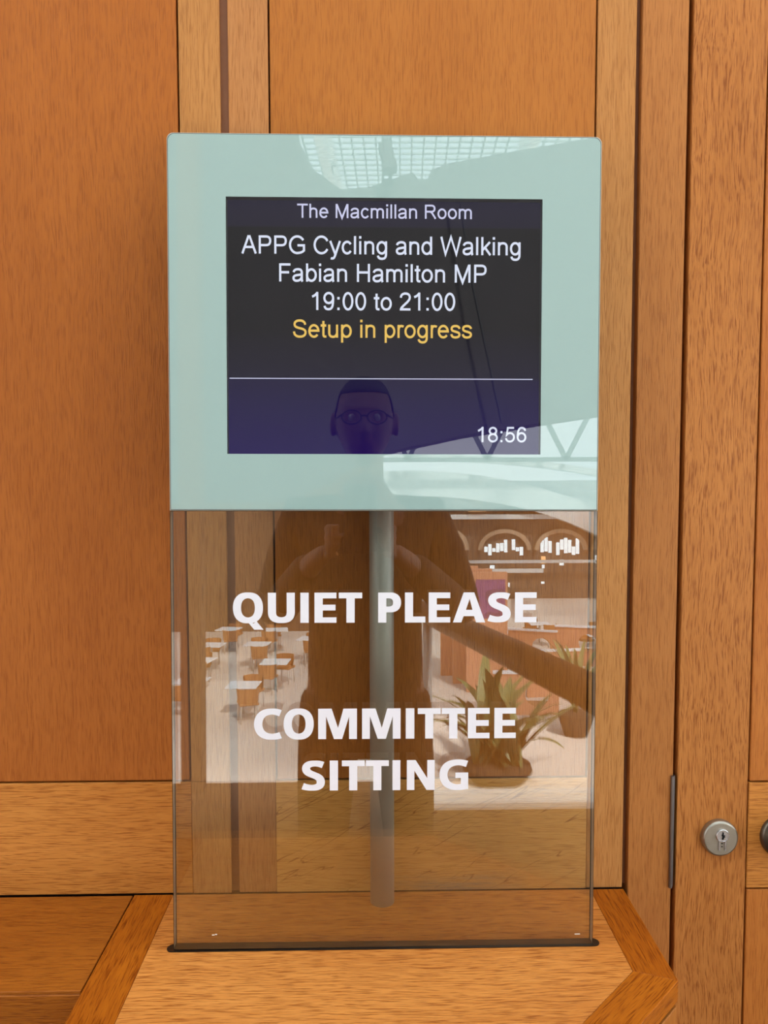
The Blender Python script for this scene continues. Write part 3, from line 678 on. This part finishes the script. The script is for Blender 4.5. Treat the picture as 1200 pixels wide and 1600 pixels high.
for i, (x, y) in enumerate([(4.9, -19.4), (6.7, -14.4), (3.6, -16.8), (6.8, -18.6), (6.6, -23.2), (5.0, -22.6)]):
    s = sp_ if i == 0 else copy_tree(sp_); s.location = (x, y, -3.7); s.rotation_euler = (0, 0, .1 * i - .1)
    tag(s, 'orange booth screen with a round hole, mirrored at the right of the lower glass', 'screen', 'orange booth screens in the courtyard')
# plants in a low planter on the landing
pl = tag(empty('potted_plant', (.66, -3.2, .004)), 'leafy plant in a low dark planter, mirrored right of the word COMMITTEE', 'plant')
bm = bmesh.new(); lathe_bm(bm, [(.13, 0), (.18, .06), (.17, .09), (0, .10)], 24); bm_obj('planter', bm, M_soil, pl, True)
def leaf(bm, base, az, lean, ln, wd, droop=1.0):
    d = Vector((math.cos(az), math.sin(az), 0)); s = Vector((-d.y, d.x, 0)); prev = None; n = 8; p = Vector(base)
    for i in range(n + 1):
        t = i / n; ang = lean + droop * t * t * 1.3
        if i: p = p + (d * math.sin(ang) + Vector((0, 0, 1)) * math.cos(ang)) * (ln / n)
        hw = wd * (math.sin(PI * min(1, t * .92 + .08)) ** .8) + .002
        up = Vector((0, 0, hw * .25))
        row = [bm.verts.new(p - s * hw + up), bm.verts.new(p), bm.verts.new(p + s * hw + up)]
        if prev:
            bm.faces.new((prev[0], prev[1], row[1], row[0])); bm.faces.new((prev[1], prev[2], row[2], row[1]))
        prev = row
random.seed(21)
for i in range(40):
    bm = bmesh.new(); az = i * 2.4 + random.uniform(-.2, .2)
    leaf(bm, (random.uniform(-.12, .12), random.uniform(-.1, .1), .08), az, random.uniform(.05, .75), random.uniform(.35, .66), random.uniform(.018, .040), random.uniform(.3, 1.0)); 
    o = bm_obj('leaf', bm, M_leaf, pl, True)
p2 = tag(empty('potted_palm', (1.27, -3.95, .004)), 'spiky palm in a dark pot, mirrored at the right edge of the lower glass', 'plant')
bm = bmesh.new(); lathe_bm(bm, [(.07, 0), (.11, .13), (.10, .14), (0, .14)], 24); bm_obj('pot', bm, M_soil, p2, True)
for i in range(24):
    bm = bmesh.new(); leaf(bm, (0, 0, .13), i * 2.4, random.uniform(.1, .5), random.uniform(.35, .6), .016, .6); bm_obj('leaf', bm, M_leaf, p2, True)

# ================================================================ PHOTOGRAPHER
M_skin = mottled('skin', (.30, .15, .10), (.25, .12, .08), 20, .5)
M_hair = mat('short dark hair', (.03, .022, .018), .7)
M_jacket = mottled('dark brown jacket', (.030, .022, .018), (.045, .032, .025), 14, .85)
M_trouser = mat('dark trousers', (.02, .02, .024), .85)
M_shirt = mat('pale shirt', (.35, .33, .33), .8)
def skin_mesh(name, pts, edges, root=0, sub=2):
    me = bpy.data.meshes.new(name); me.from_pydata([p[:3] for p in pts], edges, []); o = bpy.data.objects.new(name, me); COL.objects.link(o)
    md = o.modifiers.new('s', 'SKIN'); md.use_smooth_shade = True
    for i, p in enumerate(pts):
        v = me.skin_vertices[0].data[i]; v.radius = (p[3], p[4] if len(p) > 4 else p[3]); v.use_root = (i == root)
    if sub: o.modifiers.new('u', 'SUBSURF').levels = sub; o.modifiers[-1].render_levels = sub
    dg = bpy.context.evaluated_depsgraph_get(); out = bpy.data.meshes.new_from_object(o.evaluated_get(dg))
    bpy.data.objects.remove(o); return out
PX, PY = -.01, -1.40
def at(*a): return (a[0] + PX, a[1] + PY) + tuple(a[2:])
skel = [at(0, 0, .98, .13, .10), at(0, 0, 1.15, .125, .09), at(0, .01, 1.32, .15, .10), at(0, 0, 1.44, .07, .06), at(0, .02, 1.53, .055, .055),
        at(.19, 0, 1.40, .055), at(.27, .03, 1.13, .043), at(.10, .36, 1.30, .028), at(-.19, 0, 1.40, .055), at(-.25, .03, 1.13, .043), at(-.12, .36, 1.30, .028),
        at(.10, 0, .90, .085), at(.12, .01, .50, .055), at(.13, 0, .09, .038), at(.14, .13, .035, .034), at(-.10, 0, .90, .085), at(-.12, .01, .50, .055), at(-.13, 0, .09, .038), at(-.14, .13, .035, .034),
        at(.066, .42, 1.33, .024, .017), at(-.082, .42, 1.33, .024, .017)]
ed = [(0, 1), (1, 2), (2, 3), (3, 4), (2, 5), (5, 6), (6, 7), (2, 8), (8, 9), (9, 10), (0, 11), (11, 12), (12, 13), (13, 14), (0, 15), (15, 16), (16, 17), (17, 18), (7, 19), (10, 20)]
person = tag(empty('person', (PX, PY, 0)), 'person in dark jacket and glasses holding a phone, mirrored in the glass', 'person')
bm = bmesh.new(); bm.from_mesh(skin_mesh('b', skel, ed))
# head: shaped ellipsoid facing +y
hc = Vector((PX, PY + .045, 1.655))
hbm = bmesh.new(); bmesh.ops.create_uvsphere(hbm, u_segments=48, v_segments=36, radius=1)
for v in hbm.verts:
    x, y, z = v.co
    X = x * .078; Y = y * .098; Z = z * .122
    jaw = max(0, -z); X *= 1 - .30 * jaw ** 1.5; 
    X *= 1 + .16 * max(0, z) ** 2
    if y < 0: Y *= 1 - .25 * jaw
    if y > 0:
        Y += .024 * math.exp(-((X / .011) ** 2)) * math.exp(-(((Z + .022) / .020) ** 2))     # nose
        Y += .010 * math.exp(-((X / .009) ** 2)) * math.exp(-(((Z + .002) / .022) ** 2))
        Y -= .012 * math.exp(-(((abs(X) - .031) / .014) ** 2)) * math.exp(-(((Z - .008) / .012) ** 2))   # eye sockets
        Y += .006 * math.exp(-(((Z - .028) / .010) ** 2)) * math.exp(-((X / .05) ** 2))        # brow
        Y += .006 * math.exp(-((X / .022) ** 2)) * math.exp(-(((Z + .060) / .006) ** 2)) - .005 * math.exp(-((X / .022) ** 2)) * math.exp(-(((Z + .066) / .003) ** 2)) + .005 * math.exp(-((X / .018) ** 2)) * math.exp(-(((Z + .073) / .006) ** 2))
        Y += .010 * math.exp(-((X / .025) ** 2)) * math.exp(-(((Z + .105) / .015) ** 2))       # chin
    v.co = hc + Vector((X, Y, Z))
tmp = bpy.data.meshes.new('t'); hbm.to_mesh(tmp); hbm.free(); bm.from_mesh(tmp)
for s in (-1, 1):   # ears
    r = bmesh.ops.create_uvsphere(bm, u_segments=16, v_segments=12, radius=1)
    for v in r['verts']: v.co = hc + Vector((s * (.086 + .009 * v.co.x), -.008 + .018 * v.co.y, -.004 + .034 * v.co.z))
# fingers curl round the phone's sides
for s, cx in ((1, .034), (-1, -.070)):
    for k in range(4):
        z = 1.385 - k * .020; ln = (.9, 1.0, .95, .78)[k]
        base = Vector((cx + s * .018, PY + .425, z - .01)); 
        pts = [(base.x, base.y, base.z, .0095), (base.x + s * .004, base.y + .030 * ln, z, .0088), (base.x - s * .012, base.y + .046 * ln, z + .001, .0082), (base.x - s * .030 * ln, base.y + .046, z + .002, .0075)]
        bm.from_mesh(skin_mesh('f', pts, [(0, 1), (1, 2), (2, 3)], 0, 1))
    pts = [(cx + s * .01, PY + .40, 1.335, .012), (cx, PY + .425, 1.350, .011), (cx - s * .018, PY + .433, 1.372, .0095)]
    bm.from_mesh(skin_mesh('th', pts, [(0, 1), (1, 2)], 0, 1))
body = bm_obj('body', bm, M_skin, None, True); rel(body, person)
md = body.modifiers.new('r', 'REMESH'); md.mode = 'VOXEL'; md.voxel_size = .0055; md.use_smooth_shade = True
# hair cap
bm = bmesh.new(); bmesh.ops.create_uvsphere(bm, u_segments=40, v_segments=30, radius=1)
bmesh.ops.delete(bm, geom=[v for v in bm.verts if v.co.z < .18 - .75 * (v.co.y < .35) * min(1, (.35 - v.co.y)) or (v.co.y > .35 and v.co.z < .55)], context='VERTS')
for v in bm.verts: v.co = hc + Vector((v.co.x * .0815 * (1 + .18 * max(0, v.co.z) ** 2), v.co.y * .1015 - .002, v.co.z * .127))
hair = rel(bm_obj('hair', bm, M_hair, None, True), person)
md = hair.modifiers.new('s', 'SOLIDIFY'); md.thickness = .004
# glasses
bm = bmesh.new()
def ring(bm, c, rx, rz, r, n=28, m_=8):
    vs = []
    for i in range(n):
        a = 2 * PI * i / n; C_ = Vector((c[0] + rx * math.cos(a), c[1], c[2] + rz * math.sin(a))); o_ = Vector((math.cos(a), 0, math.sin(a)))
        vs.append([bm.verts.new(C_ + o_ * r * math.cos(2 * PI * k / m_) + Vector((0, 1, 0)) * r * math.sin(2 * PI * k / m_)) for k in range(m_)])
    for i in range(n):
        for k in range(m_): bm.faces.new((vs[i][k], vs[(i + 1) % n][k], vs[(i + 1) % n][(k + 1) % m_], vs[i][(k + 1) % m_]))
gy = hc.y + .108
for s in (-1, 1):
    ring(bm, (hc.x + s * .033, gy, hc.z + .004), .025, .018, .0016)
    cyl_bm(bm, (hc.x + s * .058, gy, hc.z + .010), (hc.x + s * .082, hc.y - .01, hc.z + .010), .002, n=8)
cyl_bm(bm, (hc.x - .009, gy, hc.z + .008), (hc.x + .009, gy, hc.z + .008), .002, n=8)
rel(bm_obj('glasses', bm, M_hair, None, True), person)
bm = bmesh.new()
for s in (-1, 1):
    r = bmesh.ops.create_uvsphere(bm, u_segments=16, v_segments=12, radius=.0115, matrix=Matrix.Translation(hc + Vector((s * .031, .077, .006))))
rel(bm_obj('eyes', bm, mat('eye', (.5, .5, .5), .2), None, True), person)
jk = [at(0, 0, .93, .175, .13), at(0, 0, 1.15, .165, .125), at(0, .01, 1.31, .185, .125), at(0, -.005, 1.43, .095, .08), at(.185, 0, 1.395, .075), at(.27, .03, 1.13, .060), at(.105, .355, 1.30, .036), at(-.185, 0, 1.395, .075), at(-.25, .03, 1.13, .060), at(-.125, .355, 1.30, .036), at(0, 0, .74, .185, .14)]
me = skin_mesh('jacket', jk, [(0, 1), (1, 2), (2, 3), (2, 4), (4, 5), (5, 6), (2, 7), (7, 8), (8, 9), (0, 10)]); rel(link('jacket', me, M_jacket), person)
tr = [at(0, 0, .95, .145, .12), at(.10, 0, .86, .10), at(.12, .01, .50, .075), at(.13, 0, .10, .062), at(-.10, 0, .86, .10), at(-.12, .01, .50, .075), at(-.13, 0, .10, .062)]
me = skin_mesh('trousers', tr, [(0, 1), (1, 2), (2, 3), (0, 4), (4, 5), (5, 6)]); rel(link('trousers', me, M_trouser), person)
for s in (-1, 1):
    pts = [at(s * .135, -.03, .04, .042), at(s * .14, .08, .04, .042), at(s * .145, .17, .032, .032)]
    rel(link('shoe', skin_mesh('shoe', pts, [(0, 1), (1, 2)]), M_black), person)
# phone held at the camera position, just behind the lens
ph = tag(empty('phone', (-.018, -.9425, 1.405)), 'slim dark phone held in both hands, mirrored in the frosted glass', 'phone')
box('case', -.037, .037, -.004, .004, -.076, .076, mat('dark phone back', (.05, .05, .055), .3), ph, .003)
box('camera_bump', -.004, .033, .004, .0055, .038, .072, mat('phone lens plate', (.08, .08, .085), .15), ph, .0006)
